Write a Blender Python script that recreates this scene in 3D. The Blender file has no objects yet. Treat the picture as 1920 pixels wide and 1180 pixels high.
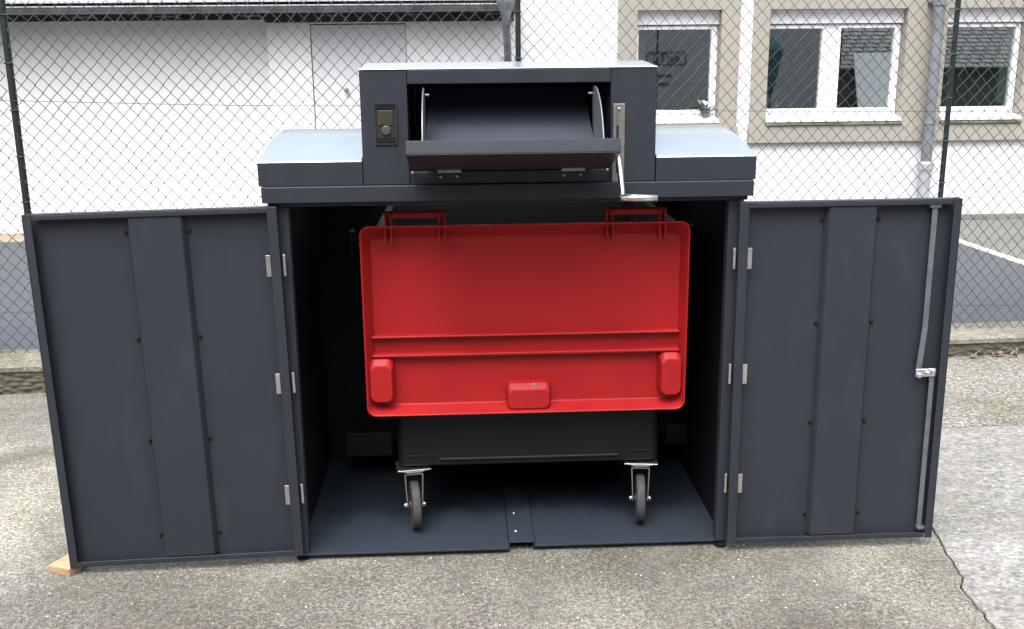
import bpy, bmesh, math, random
from mathutils import Vector, Matrix
random.seed(7)
R = math.radians
sc = bpy.context.scene
col = sc.collection

# ------------------------------------------------------------------ materials
def new_mat(name):
    m = bpy.data.materials.new(name); m.use_nodes = True
    nt = m.node_tree
    return m, nt, nt.nodes['Principled BSDF']

def nd(nt, typ, **kw):
    n = nt.nodes.new(typ)
    for k, v in kw.items():
        if k in n.inputs: n.inputs[k].default_value = v
        else: setattr(n, k, v)
    return n

def coords(nt, scale=(1, 1, 1)):
    tc = nd(nt, 'ShaderNodeTexCoord'); mp = nd(nt, 'ShaderNodeMapping')
    mp.inputs['Scale'].default_value = scale
    nt.links.new(tc.outputs['Object'], mp.inputs['Vector'])
    return mp.outputs['Vector']

def noise(nt, vec, scale, detail=4, rough=.55, dist=0):
    n = nd(nt, 'ShaderNodeTexNoise'); n.inputs['Scale'].default_value = scale
    n.inputs['Detail'].default_value = detail; n.inputs['Roughness'].default_value = rough
    n.inputs['Distortion'].default_value = dist
    nt.links.new(vec, n.inputs['Vector']); return n.outputs['Fac']

def ramp(nt, fac, stops):
    r = nd(nt, 'ShaderNodeValToRGB'); cr = r.color_ramp
    while len(cr.elements) < len(stops): cr.elements.new(.5)
    for e, (p, c) in zip(cr.elements, stops):
        e.position = p; e.color = (*c, 1) if len(c) == 3 else c
    nt.links.new(fac, r.inputs['Fac']); return r.outputs['Color']

def mix(nt, fac, a, b, mode='MIX'):
    n = nd(nt, 'ShaderNodeMix', data_type='RGBA', blend_type=mode)
    for s, v in ((n.inputs[0], fac), (n.inputs[6], a), (n.inputs[7], b)):
        if isinstance(v, (int, float)): s.default_value = v
        elif isinstance(v, tuple): s.default_value = (*v, 1)
        else: nt.links.new(v, s)
    return n.outputs[2]

def bump(nt, bs, h, strength=.3, dist=.005):
    b = nd(nt, 'ShaderNodeBump'); b.inputs['Strength'].default_value = strength
    b.inputs['Distance'].default_value = dist
    nt.links.new(h, b.inputs['Height']); nt.links.new(b.outputs[0], bs.inputs['Normal'])

def simple(name, c, rough=.5, metal=0, var=.15, vscale=6, bstr=.0, bscale=200, spec=.5, rvar=.1):
    m, nt, bs = new_mat(name)
    v = coords(nt)
    f = noise(nt, v, vscale, 5)
    lo = tuple(x * (1 - var) for x in c); hi = tuple(min(1, x * (1 + var)) for x in c)
    nt.links.new(ramp(nt, f, [(.3, lo), (.7, hi)]), bs.inputs['Base Color'])
    rr = nd(nt, 'ShaderNodeMapRange'); rr.inputs['To Min'].default_value = max(.02, rough - rvar); rr.inputs['To Max'].default_value = min(1, rough + rvar)
    nt.links.new(noise(nt, v, vscale * 2.3, 4), rr.inputs['Value']); nt.links.new(rr.outputs[0], bs.inputs['Roughness'])
    bs.inputs['Metallic'].default_value = metal
    bs.inputs['Specular IOR Level'].default_value = spec
    if bstr: bump(nt, bs, noise(nt, v, bscale, 2), bstr, .001)
    return m

M = {}
# anthracite powder coat: fine grain and faint handling marks
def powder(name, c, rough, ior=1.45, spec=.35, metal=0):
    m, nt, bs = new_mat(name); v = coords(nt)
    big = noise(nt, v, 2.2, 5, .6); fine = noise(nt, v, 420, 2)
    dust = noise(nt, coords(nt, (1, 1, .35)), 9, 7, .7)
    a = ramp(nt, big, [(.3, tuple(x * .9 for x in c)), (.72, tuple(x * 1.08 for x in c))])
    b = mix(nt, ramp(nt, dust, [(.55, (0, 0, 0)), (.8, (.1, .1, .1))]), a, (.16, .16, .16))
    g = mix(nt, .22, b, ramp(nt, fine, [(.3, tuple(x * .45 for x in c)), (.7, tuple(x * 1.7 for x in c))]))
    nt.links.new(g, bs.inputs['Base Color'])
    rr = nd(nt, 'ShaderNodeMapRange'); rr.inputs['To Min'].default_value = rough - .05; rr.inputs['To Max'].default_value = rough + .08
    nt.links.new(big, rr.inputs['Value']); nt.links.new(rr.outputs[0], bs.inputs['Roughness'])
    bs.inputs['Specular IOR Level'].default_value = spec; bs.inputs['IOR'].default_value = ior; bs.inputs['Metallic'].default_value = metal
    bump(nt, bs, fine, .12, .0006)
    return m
M['paint'] = powder('anthracite_powder_coat', (.0190, .0225, .0298), .48)
M['smooth'] = powder('smooth_anthracite_coat', (.042, .047, .062), .30, 1.7, .5)
M['inner'] = powder('shaded_inner_coat', (.0042, .005, .0075), .6, 1.45, .2)  # outer coat darkened: interior shade is put into this colour
M['roofpaint'] = powder('metallic_roof_coat', (.44, .50, .53), .20, 1.5, .5, .85)
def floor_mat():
    m, nt, bs = new_mat('floor_sheet_dust_and_falloff'); v = coords(nt)
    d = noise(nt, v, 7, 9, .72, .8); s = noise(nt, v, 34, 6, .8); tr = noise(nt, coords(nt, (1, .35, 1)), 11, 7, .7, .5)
    a = ramp(nt, d, [(.35, (.0075, .012, .0185)), (.62, (.0125, .0185, .027))])  # base kept dark to put the interior's shade into the colour
    # scuffs everywhere, lighter front band mixes tracked-in dust with painted light falloff
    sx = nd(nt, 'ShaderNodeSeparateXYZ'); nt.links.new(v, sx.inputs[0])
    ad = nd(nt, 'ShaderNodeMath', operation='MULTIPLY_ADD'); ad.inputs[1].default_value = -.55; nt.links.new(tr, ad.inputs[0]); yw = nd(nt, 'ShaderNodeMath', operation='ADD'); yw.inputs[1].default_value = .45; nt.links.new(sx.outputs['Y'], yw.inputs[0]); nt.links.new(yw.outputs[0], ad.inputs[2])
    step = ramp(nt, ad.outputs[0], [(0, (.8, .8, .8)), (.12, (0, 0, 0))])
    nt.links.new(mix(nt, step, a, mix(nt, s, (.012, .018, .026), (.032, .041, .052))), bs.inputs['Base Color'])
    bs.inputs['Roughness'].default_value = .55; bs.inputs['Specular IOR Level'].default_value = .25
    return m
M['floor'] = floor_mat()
def red_mat():
    m, nt, bs = new_mat('red_moulded_plastic'); v = coords(nt)
    big = noise(nt, v, 3.5, 6, .6); fine = noise(nt, v, 300, 2); sc_ = noise(nt, coords(nt, (30, 1, 4)), 6, 5, .7)
    a = ramp(nt, big, [(.3, (.240, .0070, .0085)), (.7, (.300, .0095, .0115))])
    b = mix(nt, ramp(nt, sc_, [(.66, (0, 0, 0)), (.8, (.25, .25, .25))]), a, (.32, .025, .026))
    b = mix(nt, .10, b, ramp(nt, fine, [(.35, (.17, .003, .003)), (.65, (.38, .02, .02))]))
    nt.links.new(b, bs.inputs['Base Color']); bs.inputs['Roughness'].default_value = .48; bs.inputs['Specular IOR Level'].default_value = .24
    bump(nt, bs, fine, .10, .0008)
    return m
M['red'] = red_mat()
M['black'] = simple('black_plastic', (.0055, .0057, .0068), .55, spec=.25, bstr=.1, bscale=260)
M['rubber'] = simple('grey_rubber', (.034, .033, .034), .75, var=.25, vscale=40)
M['rim'] = simple('dark_wheel_rim', (.045, .045, .05), .5)
M['zinc'] = simple('zinc_plated_steel', (.62, .63, .62), .33, 1, .15, 30)
M['steel'] = simple('brushed_stainless', (.66, .64, .61), .3, 1, .1, 40)
M['dull_steel'] = simple('dull_stainless', (.30, .285, .27), .42, .85, .15, 30)
M['galv'] = simple('galvanised_bar', (.15, .165, .185), .45, .6, .15, 18)
M['dark'] = simple('dark_void', (.006, .006, .007), .7)
M['display'] = simple('reader_display', (.035, .032, .020), .3, var=.3, vscale=90)
M['button'] = simple('reader_button', (.05, .05, .055), .35)
def wood_mat():
    m, nt, bs = new_mat('raw_wood'); v = coords(nt, (1, 9, 9))
    f = noise(nt, v, 12, 5, .6, 1.5)
    nt.links.new(ramp(nt, f, [(.3, (.22, .13, .07)), (.7, (.46, .31, .18))]), bs.inputs['Base Color'])
    bs.inputs['Roughness'].default_value = .75; bump(nt, bs, f, .3, .002); return m
M['wood'] = wood_mat()
M['post'] = simple('green_post_coat', (.004, .010, .009), .5, var=.3, vscale=15)
M['wire'] = simple('fence_wire', (.055, .061, .063), .7, 0, .25, 5, spec=.12)
def plaster(name, c, stain=.25):
    m, nt, bs = new_mat(name); v = coords(nt)
    big = noise(nt, coords(nt, (1, 1, .3)), 1.4, 7, .65); fine = noise(nt, v, 130, 3)
    a = ramp(nt, big, [(.3, tuple(x * (1 - stain) for x in c)), (.62, c)])
    b = mix(nt, .12, a, ramp(nt, fine, [(.3, tuple(x * .6 for x in c)), (.7, tuple(min(1, x * 1.15) for x in c))]))
    nt.links.new(b, bs.inputs['Base Color']); bs.inputs['Roughness'].default_value = .9
    bs.inputs['Specular IOR Level'].default_value = .2
    bump(nt, bs, fine, .35, .003); return m
M['white'] = plaster('white_render', (.66, .66, .665), .07)
M['offwhite'] = plaster('old_white_render', (.78, .775, .765), .09)
M['beige'] = plaster('beige_render', (.30, .28, .24), .12)
M['plinth'] = plaster('grey_plinth', (.20, .195, .18), .25)
M['pvc'] = simple('white_window_plastic', (.74, .74, .76), .35, var=.04)
M['shutter'] = simple('shutter_box', (.72, .71, .72), .45, var=.06)
M['gutter'] = simple('weathered_zinc', (.17, .18, .19), .5, .5, .35, 9)
M['pipe'] = simple('grey_drain_pipe', (.165, .178, .198), .45, .2, .2, 7)
M['palepipe'] = simple('pale_stand_pipe', (.30, .31, .335), .45, 0, .15, 8)
M['soffit'] = simple('dark_soffit_wood', (.030, .030, .032), .7, var=.4, vscale=12)
M['sheet'] = simple('pale_roof_sheet', (.42, .44, .46), .5, .2, .2, 4)
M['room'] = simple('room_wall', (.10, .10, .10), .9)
M['curtain'] = simple('curtain_cloth', (.80, .86, .83), .9, var=.06)
M['leafgreen'] = simple('plant_leaf', (.035, .10, .04), .5, var=.4, vscale=30)
M['petal'] = simple('white_petal', (.75, .72, .70), .6)
M['dryleaf'] = simple('dry_leaf', (.20, .125, .10), .8, var=.5, vscale=25)
M['teal'] = simple('teal_cloth', (.008, .06, .075), .8)
M['signgreen'] = simple('sign_letter', (.02, .035, .03), .5)
M['greywall'] = plaster('grey_render', (.31, .305, .32), .15)
M['darkwall'] = plaster('green_grey_render', (.10, .12, .11), .25)

def glass_mat():
    m, nt, bs = new_mat('window_glass'); nt.nodes.remove(bs)
    out = nt.nodes['Material Output']
    t = nd(nt, 'ShaderNodeBsdfTransparent'); t.inputs[0].default_value = (.62, .70, .66, 1)
    g = nd(nt, 'ShaderNodeBsdfGlossy'); g.inputs['Color'].default_value = (.9, .95, .95, 1); g.inputs['Roughness'].default_value = .005
    x = nd(nt, 'ShaderNodeMixShader'); x.inputs[0].default_value = .40
    nt.links.new(t.outputs[0], x.inputs[1]); nt.links.new(g.outputs[0], x.inputs[2]); nt.links.new(x.outputs[0], out.inputs['Surface'])
    return m
M['glass'] = glass_mat()

def tile_mat():
    m, nt, bs = new_mat('dark_roof_tile'); v = coords(nt)
    f = noise(nt, v, 5, 5)
    nt.links.new(ramp(nt, f, [(.3, (.04, .038, .042)), (.7, (.10, .096, .10))]), bs.inputs['Base Color'])
    bs.inputs['Roughness'].default_value = .6; return m
M['tile'] = tile_mat()

# exposed aggregate concrete: dense grains, worn and stained patches, a few bright pebbles
def concrete(name, lo, mid, hi, tint_a, tint_b, grain=62, contrast=1.0, patch=None, moss=0, broom=None):
    m, nt, bs = new_mat(name); v = coords(nt)
    if broom:           # grain drawn out along one direction, as left by the broom
        mp = nd(nt, 'ShaderNodeMapping'); mp.inputs['Rotation'].default_value = (0, 0, R(broom)); mp.inputs['Scale'].default_value = (.65, 1.0, 1); nt.links.new(v, mp.inputs['Vector']); v = mp.outputs[0]
    g1 = noise(nt, v, grain, 3, .62, .3); g2 = noise(nt, v, grain*2.6, 3, .7); g3 = noise(nt, v, grain*.32, 5, .7)
    a = ramp(nt, g1, [(.5-.115/contrast, lo), (.5, mid), (.5+.115/contrast, hi)])
    b = ramp(nt, g2, [(.40, lo), (.5, mid), (.60, hi)])
    c = mix(nt, .5, a, b)
    # grains show in some areas, fines cover them in others
    cover = noise(nt, v, 2.6, 8, .68, .5)
    fines = mix(nt, .35, mid, b)
    c = mix(nt, ramp(nt, cover, [(.40, (0, 0, 0)), (.64, (.5, .5, .5))]), c, fines)
    c = mix(nt, 1, c, ramp(nt, g3, [(.28, (.70, .70, .69)), (.5, (1, 1, 1)), (.75, (1.22, 1.22, 1.22))]), 'MULTIPLY')
    big = noise(nt, v, 1.1, 7, .62, .8)
    c = mix(nt, 1, c, ramp(nt, big, [(.32, tint_a), (.5, (1, 1, 1)), (.68, tint_b)]), 'MULTIPLY')
    hue = noise(nt, v, 4.2, 5, .6)
    c = mix(nt, 1, c, ramp(nt, hue, [(.35, (1.02, .985, 1.0)), (.5, (1, 1, 1)), (.65, (1.0, 1.0, .93))]), 'MULTIPLY')
    vo = nd(nt, 'ShaderNodeTexVoronoi'); vo.inputs['Scale'].default_value = 55; nt.links.new(v, vo.inputs['Vector'])
    sep = nd(nt, 'ShaderNodeSeparateColor'); nt.links.new(vo.outputs['Color'], sep.inputs[0])
    pick = ramp(nt, sep.outputs[0], [(.955, (0, 0, 0)), (.965, (1, 1, 1))]); near = ramp(nt, vo.outputs['Distance'], [(.16, (1, 1, 1)), (.30, (0, 0, 0))])
    c = mix(nt, mix(nt, 1, pick, near, 'MULTIPLY'), c, tuple(min(.5, x*1.6) for x in hi))
    if patch:            # washed-out, worn area of the slab with a ragged outline
        ctr, rad, k = patch
        dn = nd(nt, 'ShaderNodeVectorMath', operation='DISTANCE'); nt.links.new(v, dn.inputs[0]); dn.inputs[1].default_value = ctr
        d1 = nd(nt, 'ShaderNodeMath', operation='DIVIDE'); nt.links.new(dn.outputs['Value'], d1.inputs[0]); d1.inputs[1].default_value = rad
        nn = nd(nt, 'ShaderNodeMath', operation='ADD'); nt.links.new(d1.outputs[0], nn.inputs[0]); nt.links.new(noise(nt, v, 3.5, 8, .72), nn.inputs[1])
        c = mix(nt, ramp(nt, nn.outputs[0], [(.7, (1, 1, 1)), (1.25, (0, 0, 0))]), c, mix(nt, 1, c, (k, k*1.0, k*.98), 'MULTIPLY'))
    if moss:
        mo = noise(nt, v, 3, 7, .7)
        c = mix(nt, ramp(nt, mo, [(.52, (0, 0, 0)), (.72, (moss, moss, moss))]), c, (.075, .078, .045))
    nt.links.new(c, bs.inputs['Base Color']); bs.inputs['Roughness'].default_value = .88
    bs.inputs['Specular IOR Level'].default_value = .25
    h = nd(nt, 'ShaderNodeMath', operation='ADD'); nt.links.new(g1, h.inputs[0]); nt.links.new(g2, h.inputs[1])
    bump(nt, bs, h.outputs[0], .6, .008)
    return m
M['conc'] = concrete('aggregate_concrete', (.038, .036, .030), (.108, .103, .086), (.275, .268, .236), (.70, .68, .66), (1.42, 1.43, 1.42), patch=((-2.6, .5, 0), 2.1, 1.45))
M['concpale'] = concrete('worn_pale_concrete', (.095, .093, .086), (.178, .175, .166), (.31, .305, .295), (.82, .81, .79), (1.22, 1.22, 1.22), grain=46, contrast=1.0, broom=38)
M['concback'] = concrete('mossy_yard_concrete', (.042, .042, .031), (.125, .121, .101), (.34, .335, .31), (.80, .80, .72), (1.15, 1.15, 1.12), grain=42, contrast=1.15, moss=.5)
M['coping'] = concrete('weathered_coping', (.07, .067, .05), (.155, .148, .122), (.27, .26, .225), (.62, .60, .48), (1.25, 1.25, 1.2), grain=34, contrast=.8, moss=.75)
M['soil'] = simple('joint_soil', (.06, .055, .043), .95, var=.4, vscale=30)
def moss_mat():
    m, nt, bs = new_mat('mossy_rubble'); v = coords(nt, (1, 1, 1.8))
    vo = nd(nt, 'ShaderNodeTexVoronoi'); vo.inputs['Scale'].default_value = 20; nt.links.new(v, vo.inputs['Vector'])
    f = noise(nt, v, 7, 7, .7); f2 = noise(nt, v, 45, 5, .7)
    a = ramp(nt, f, [(.3, (.045, .041, .03)), (.5, (.072, .069, .042)), (.62, (.06, .066, .027)), (.8, (.12, .11, .09))])
    b = mix(nt, ramp(nt, vo.outputs['Distance'], [(.35, (0, 0, 0)), (.7, (.7, .7, .7))]), a, (.03, .027, .02))
    b = mix(nt, .4, b, ramp(nt, f2, [(.3, (.02, .02, .013)), (.7, (.13, .125, .095))]))
    nt.links.new(b, bs.inputs['Base Color']); bs.inputs['Roughness'].default_value = .95
    bump(nt, bs, vo.outputs['Distance'], .8, -.02); return m
M['moss'] = moss_mat()
def asphalt_mat():
    m, nt, bs = new_mat('grey_asphalt'); v = coords(nt)
    f = noise(nt, v, .8, 7, .6); g = noise(nt, v, 150, 3, .7); h = noise(nt, v, 5, 6, .7)
    a = ramp(nt, f, [(.3, (.034, .039, .047)), (.7, (.053, .059, .068))])
    a = mix(nt, .35, a, ramp(nt, g, [(.3, (.018, .02, .024)), (.7, (.085, .09, .10))]))
    a = mix(nt, ramp(nt, h, [(.5, (0, 0, 0)), (.75, (.4, .4, .4))]), a, (.038, .041, .044))
    nt.links.new(a, bs.inputs['Base Color']); bs.inputs['Roughness'].default_value = .85
    bump(nt, bs, g, .4, .004); return m
M['asphalt'] = asphalt_mat()
M['paving'] = plaster('grey_paving', (.13, .127, .118), .2)
M['tanpaving'] = plaster('tan_paving', (.25, .21, .16), .2)
M['roadpaint'] = simple('worn_line_paint', (.60, .56, .49), .7, var=.12, vscale=30)

# ------------------------------------------------------------------ mesh helpers
class MB:
    def __init__(s): s.bm = bmesh.new()
    def box(s, x0, x1, y0, y1, z0, z1):
        v = [s.bm.verts.new(p) for p in ((x0,y0,z0),(x1,y0,z0),(x1,y1,z0),(x0,y1,z0),(x0,y0,z1),(x1,y0,z1),(x1,y1,z1),(x0,y1,z1))]
        for f in ((0,3,2,1),(4,5,6,7),(0,1,5,4),(1,2,6,5),(2,3,7,6),(3,0,4,7)): s.bm.faces.new([v[i] for i in f])
        return s
    def hexa(s, P):
        v = [s.bm.verts.new(p) for p in P]
        for f in ((0,3,2,1),(4,5,6,7),(0,1,5,4),(1,2,6,5),(2,3,7,6),(3,0,4,7)): s.bm.faces.new([v[i] for i in f])
        return s
    def prism(s, prof, a0, a1, axis='x'):
        # prof: 2-D loop; x -> (y,z), y -> (x,z), z -> (x,y)
        def P(p, a): return {'x': (a, p[0], p[1]), 'y': (p[0], a, p[1]), 'z': (p[0], p[1], a)}[axis]
        A = [s.bm.verts.new(P(p, a0)) for p in prof]; B = [s.bm.verts.new(P(p, a1)) for p in prof]
        n = len(prof)
        for i in range(n): s.bm.faces.new((A[i], A[(i+1) % n], B[(i+1) % n], B[i]))
        s.bm.faces.new(A[::-1]); s.bm.faces.new(B); return s
    def tube(s, pts, r, n=10, cap=True):
        pts = [Vector(p) for p in pts]; rings = []
        rs = r if isinstance(r, (list, tuple)) else [r] * len(pts)
        up = None
        for i, p in enumerate(pts):
            if i == 0: d = pts[1] - p
            elif i == len(pts) - 1: d = p - pts[i-1]
            else: d = (pts[i+1] - p).normalized() + (p - pts[i-1]).normalized()
            d.normalize()
            if up is None or abs(up.dot(d)) > .95: up = Vector((0, 0, 1)) if abs(d.z) < .9 else Vector((0, 1, 0))
            a = d.cross(up).normalized(); b = d.cross(a).normalized()
            rings.append([s.bm.verts.new(p + (a * math.cos(2*math.pi*k/n) + b * math.sin(2*math.pi*k/n)) * rs[i]) for k in range(n)])
        for i in range(len(rings) - 1):
            for k in range(n): s.bm.faces.new((rings[i][k], rings[i][(k+1) % n], rings[i+1][(k+1) % n], rings[i+1][k]))
        if cap: s.bm.faces.new(rings[0][::-1]); s.bm.faces.new(rings[-1])
        return s
    def lathe(s, prof, c=(0, 0, 0), axis='z', n=28):
        rings = []
        for r, h in prof:
            ring = []
            for k in range(n):
                a = 2*math.pi*k/n; u, w = r*math.cos(a), r*math.sin(a)
                p = {'z': (u, w, h), 'x': (h, u, w), 'y': (u, h, w)}[axis]
                ring.append(s.bm.verts.new((c[0]+p[0], c[1]+p[1], c[2]+p[2])))
            rings.append(ring)
        for i in range(len(rings)-1):
            for k in range(n): s.bm.faces.new((rings[i][k], rings[i][(k+1) % n], rings[i+1][(k+1) % n], rings[i+1][k]))
        s.bm.faces.new(rings[0][::-1]); s.bm.faces.new(rings[-1]); return s
    def loops(s, L):
        # skin of stacked loops with equal counts, first and last filled
        V = [[s.bm.verts.new(p) for p in l] for l in L]; n = len(L[0])
        for i in range(len(V)-1):
            for k in range(n): s.bm.faces.new((V[i][k], V[i][(k+1) % n], V[i+1][(k+1) % n], V[i+1][k]))
        s.bm.faces.new(V[0][::-1]); s.bm.faces.new(V[-1]); return s
    def build(s, name, mat, parent=None, bevel=0, smooth=False, local=False, loc=None, rot=None, seg=2):
        bm = s.bm
        bmesh.ops.recalc_face_normals(bm, faces=bm.faces)
        if parent is not None and not local:
            off = Vector(); q = parent
            while q: off += q.location; q = q.parent
            bmesh.ops.translate(bm, vec=-off, verts=bm.verts)
        me = bpy.data.meshes.new(name); bm.to_mesh(me); bm.free()
        me.materials.append(M[mat])
        o = bpy.data.objects.new(name, me); col.objects.link(o)
        if parent is not None: o.parent = parent
        if loc: o.location = loc
        if rot: o.rotation_euler = rot
        if smooth:
            for p in me.polygons: p.use_smooth = True
        if bevel:
            b = o.modifiers.new('edge_bevel', 'BEVEL'); b.width = bevel; b.segments = seg; b.limit_method = 'ANGLE'; b.angle_limit = R(35); b.harden_normals = False
            for p in me.polygons: p.use_smooth = True
            w = o.modifiers.new('weighted', 'WEIGHTED_NORMAL'); w.keep_sharp = True
        return o

def tag(o, label=None, cat=None, group=None, kind=None):
    for k, v in (('label', label), ('category', cat), ('group', group), ('kind', kind)):
        if v: o[k] = v
    return o
def thing(name, loc, label, cat, group=None):
    o = bpy.data.objects.new(name, None); col.objects.link(o); o.location = loc; o.empty_display_size = .1
    return tag(o, label, cat, group)
def rrect(x0, x1, z0, z1, r, y, n=6):
    P = []
    for cx, cz, a0 in ((x1-r, z1-r, 0), (x0+r, z1-r, 90), (x0+r, z0+r, 180), (x1-r, z0+r, 270)):
        for k in range(n+1):
            a = R(a0 + 90*k/n); P.append((cx + r*math.cos(a), y, cz + r*math.sin(a)))
    return P

# ------------------------------------------------------------------ ground
def slab(name, poly, z, mat, th=.06, bev=.006):
    m = MB(); m.prism(poly, z-th, z, 'z'); return tag(m.build(name, mat, bevel=bev), kind='structure')
m = MB(); m.box(-60, 60, -60, 80, -.3, -.03); tag(m.build('ground', 'soil'), kind='structure')
def jag(p, q, n, amp, seed):
    rnd = random.Random(seed); p, q = Vector((*p, 0)), Vector((*q, 0)); d = q-p; nn = Vector((-d.y, d.x, 0)).normalized()
    return [tuple((p + d*(i/n) + nn*(rnd.uniform(-amp, amp) if 0 < i < n else 0)).xy) for i in range(n+1)]
KX0, KY0, KX1, KY1 = -6.2, 2.03, 6.2, 2.73            # front face line of the low wall
def ky(x): return KY0 + (KY1-KY0)*(x-KX0)/(KX1-KX0)
crack = (jag((1.50, -9), (1.600, -.75), 40, .007, 1) + jag((1.612, -.62), (1.626, -.372), 12, .005, 2) + jag((1.640, -.345), (1.674, -.292), 5, .006, 3)
         + jag((1.668, -.27), (1.731, .066), 16, .005, 4) + jag((1.74, .1), (1.93, 1.27), 20, .008, 5) + jag((1.94, 1.30), (1.98, ky(1.98)+.02), 10, .006, 6))
slab('concrete_slab', [(-14, -9)] + crack + [(-14, ky(-14)+.02)], 0, 'conc')
g = .005
cr2 = [(x+g, y) for x, y in crack if y < 1.275]
jt = jag((1.945, 1.262), (14, 1.262), 150, .004, 8)
slab('concrete_slab', cr2[::1] + jt + [(14, -9)], 0.004, 'concpale')
jt2 = [(x, y+.026) for x, y in jt]
slab('concrete_slab', jt2 + [(14, ky(14)+.02), (1.99, ky(1.99)+.02)] + [(1.955, 1.30)], -.002, 'concback')
m = MB(); m.box(1.96, 14, 1.258, 1.292, -.028, -.0055); tag(m.build('slab_joint', 'soil'), kind='structure')
# neighbouring yard, behind the low wall
m = MB(); m.prism([(-14, ky(-14)+.3), (14, ky(14)+.3), (14, 7.2), (-14, 7.2)], -.05, .10, 'z'); tag(m.build('asphalt_yard', 'asphalt'), kind='structure')
m = MB(); m.prism([(-14, 7.2), (.43, 7.2), (.43, 8.2), (-14, 8.2)], -.05, .104, 'z'); tag(m.build('paving_strip', 'tanpaving'), kind='structure')
m = MB(); m.prism([(.44, 7.2), (14, 7.2), (14, 8.2), (.44, 8.2)], -.05, .104, 'z'); tag(m.build('paving_strip', 'paving'), kind='structure')
m = MB(); m.prism([(4.83, 3.4), (14, 3.4), (14, 7.19), (4.80, 7.19)], .09, .104, 'z'); tag(m.build('paving_bay', 'paving'), kind='structure')
m = MB(); m.prism([(4.83, 3.4), (4.93, 3.4), (4.86, 6.9), (4.77, 6.9)], .10, .109, 'z'); tag(m.build('painted_line', 'roadpaint'), kind='structure')

# ------------------------------------------------------------------ low wall under the fence
lw = thing('low_wall', (0, ky(0), 0), 'low mossy concrete retaining wall under the wire fence', 'wall')
def kz(x): return .172 - .0088*(x+2.8)
m = MB(); n = 40
for i in range(n):
    x0 = KX0 + (KX1-KX0)*i/n; x1 = KX0 + (KX1-KX0)*(i+1)/n
    m.hexa([(x0, ky(x0), -.1), (x1, ky(x1), -.1), (x1, ky(x1)+.36, -.1), (x0, ky(x0)+.36, -.1), (x0, ky(x0)+.012, kz(x0)-.035), (x1, ky(x1)+.012, kz(x1)-.035), (x1, ky(x1)+.36, kz(x1)-.035), (x0, ky(x0)+.36, kz(x0)-.035)])
bmesh.ops.remove_doubles(m.bm, verts=m.bm.verts, dist=.0005)
m.build('wall_face', 'moss', lw)
m = MB(); prof_n = 60; rnd = random.Random(11)
top = []
for i in range(prof_n+1):
    x = KX0 + (KX1-KX0)*i/prof_n; j = rnd.uniform(-.006, .006)
    top.append([(x, ky(x)+.004+j, kz(x)-.036), (x, ky(x)+.004+j, kz(x)-.008), (x, ky(x)+.02+j, kz(x)+rnd.uniform(-.002, .003)), (x, ky(x)+.37, kz(x)+.004), (x, ky(x)+.37, kz(x)-.036)])
m.loops(top); m.build('coping', 'coping', lw, smooth=False)

# ------------------------------------------------------------------ chain-link fence
def fy(x): return 2.66 + .0454*x
fence = thing('chain_link_fence', (0, 2.66, .13), 'tall chain link fence with dark green posts standing on the low wall', 'fence')
def fpost(x, r):
    m = MB(); y = fy(x); z0 = kz(x) - .05
    m.lathe([(r, z0), (r, 2.62), (r*1.15, 2.625), (r*1.15, 2.65), (r*.7, 2.67)], (x, y, 0), n=18)
    for k in range(9):
        z = .3 + .27*k
        m.tube([(x-r*1.25, y-r*.5, z), (x, y-r*1.25, z), (x+r*1.25, y-r*.5, z)], .0045, 5)
    return m.build('post', 'post', fence, smooth=False, bevel=0)
for px, r in ((-5.75, .02), (-2.80, .021), (.176, .0165), (2.938, .0165), (5.85, .02)): fpost(px, r)
W2, H2 = .0398, .0437
def bay(xa, xb):
    m = MB(); bm = m.bm
    ncol = int((xb-xa)/W2); nrow = int(2.48/H2); step = (xb-xa)/ncol; rr = .0026
    rnd = random.Random(int(xa*10))
    for c in range(ncol):
        ph = c % 2; prev = None
        for j in range(nrow+1):
            side = (j + ph) % 2
            x = xa + (c + side)*step
            y = fy(x) - .024 + (.0022 if side else -.0022)
            z = kz(x) + .01 + j*H2 - .011*(x-xa) + .004*math.sin(x*3.1+j*.2) + rnd.uniform(-.001, .001)
            xj = x + .003*math.sin(j*.7+c) + rnd.uniform(-.0008, .0008)
            ring = [bm.verts.new((xj + rr*1.2*math.cos(a), y + rr*math.sin(a), z)) for a in (.6, 2.2, 3.8, 5.4)]
            if prev:
                for k in range(4): bm.faces.new((prev[k], prev[(k+1) % 4], ring[(k+1) % 4], ring[k]))
            prev = ring
    return m.build('wire_mesh', 'wire', fence)
for a, b in ((-5.73, -2.82), (-2.78, .162), (.19, 2.925), (2.965, 5.83)): bay(a, b)
for z0 in (.36, 1.632, 2.55):
    m = MB(); pts = [(x/4, fy(x/4)-.028, z0 - .0245*(x/4) + .006*math.cos((x/4)*2.1)) for x in range(-23, 24)]
    m.tube(pts, .0017, 5); m.build('tension_wire', 'wire', fence)

# ------------------------------------------------------------------ container housing
Z0 = .03
hs = thing('bin_shelter', (0, .45, 0), 'anthracite steel bin shelter with a hopper on its roof and both doors open', 'bin shelter')
def part(m, name, mat='paint', par=hs, bev=.0025, **k): return m.build(name, mat, par, bevel=bev, **k)
YB = .98
# walls
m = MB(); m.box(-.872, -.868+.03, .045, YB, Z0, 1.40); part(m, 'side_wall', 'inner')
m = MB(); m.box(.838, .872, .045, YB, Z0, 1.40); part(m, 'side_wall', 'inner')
m = MB(); m.box(-.836, .836, YB-.03, YB-.002, Z0, 1.40); part(m, 'back_wall', 'inner')
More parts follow.
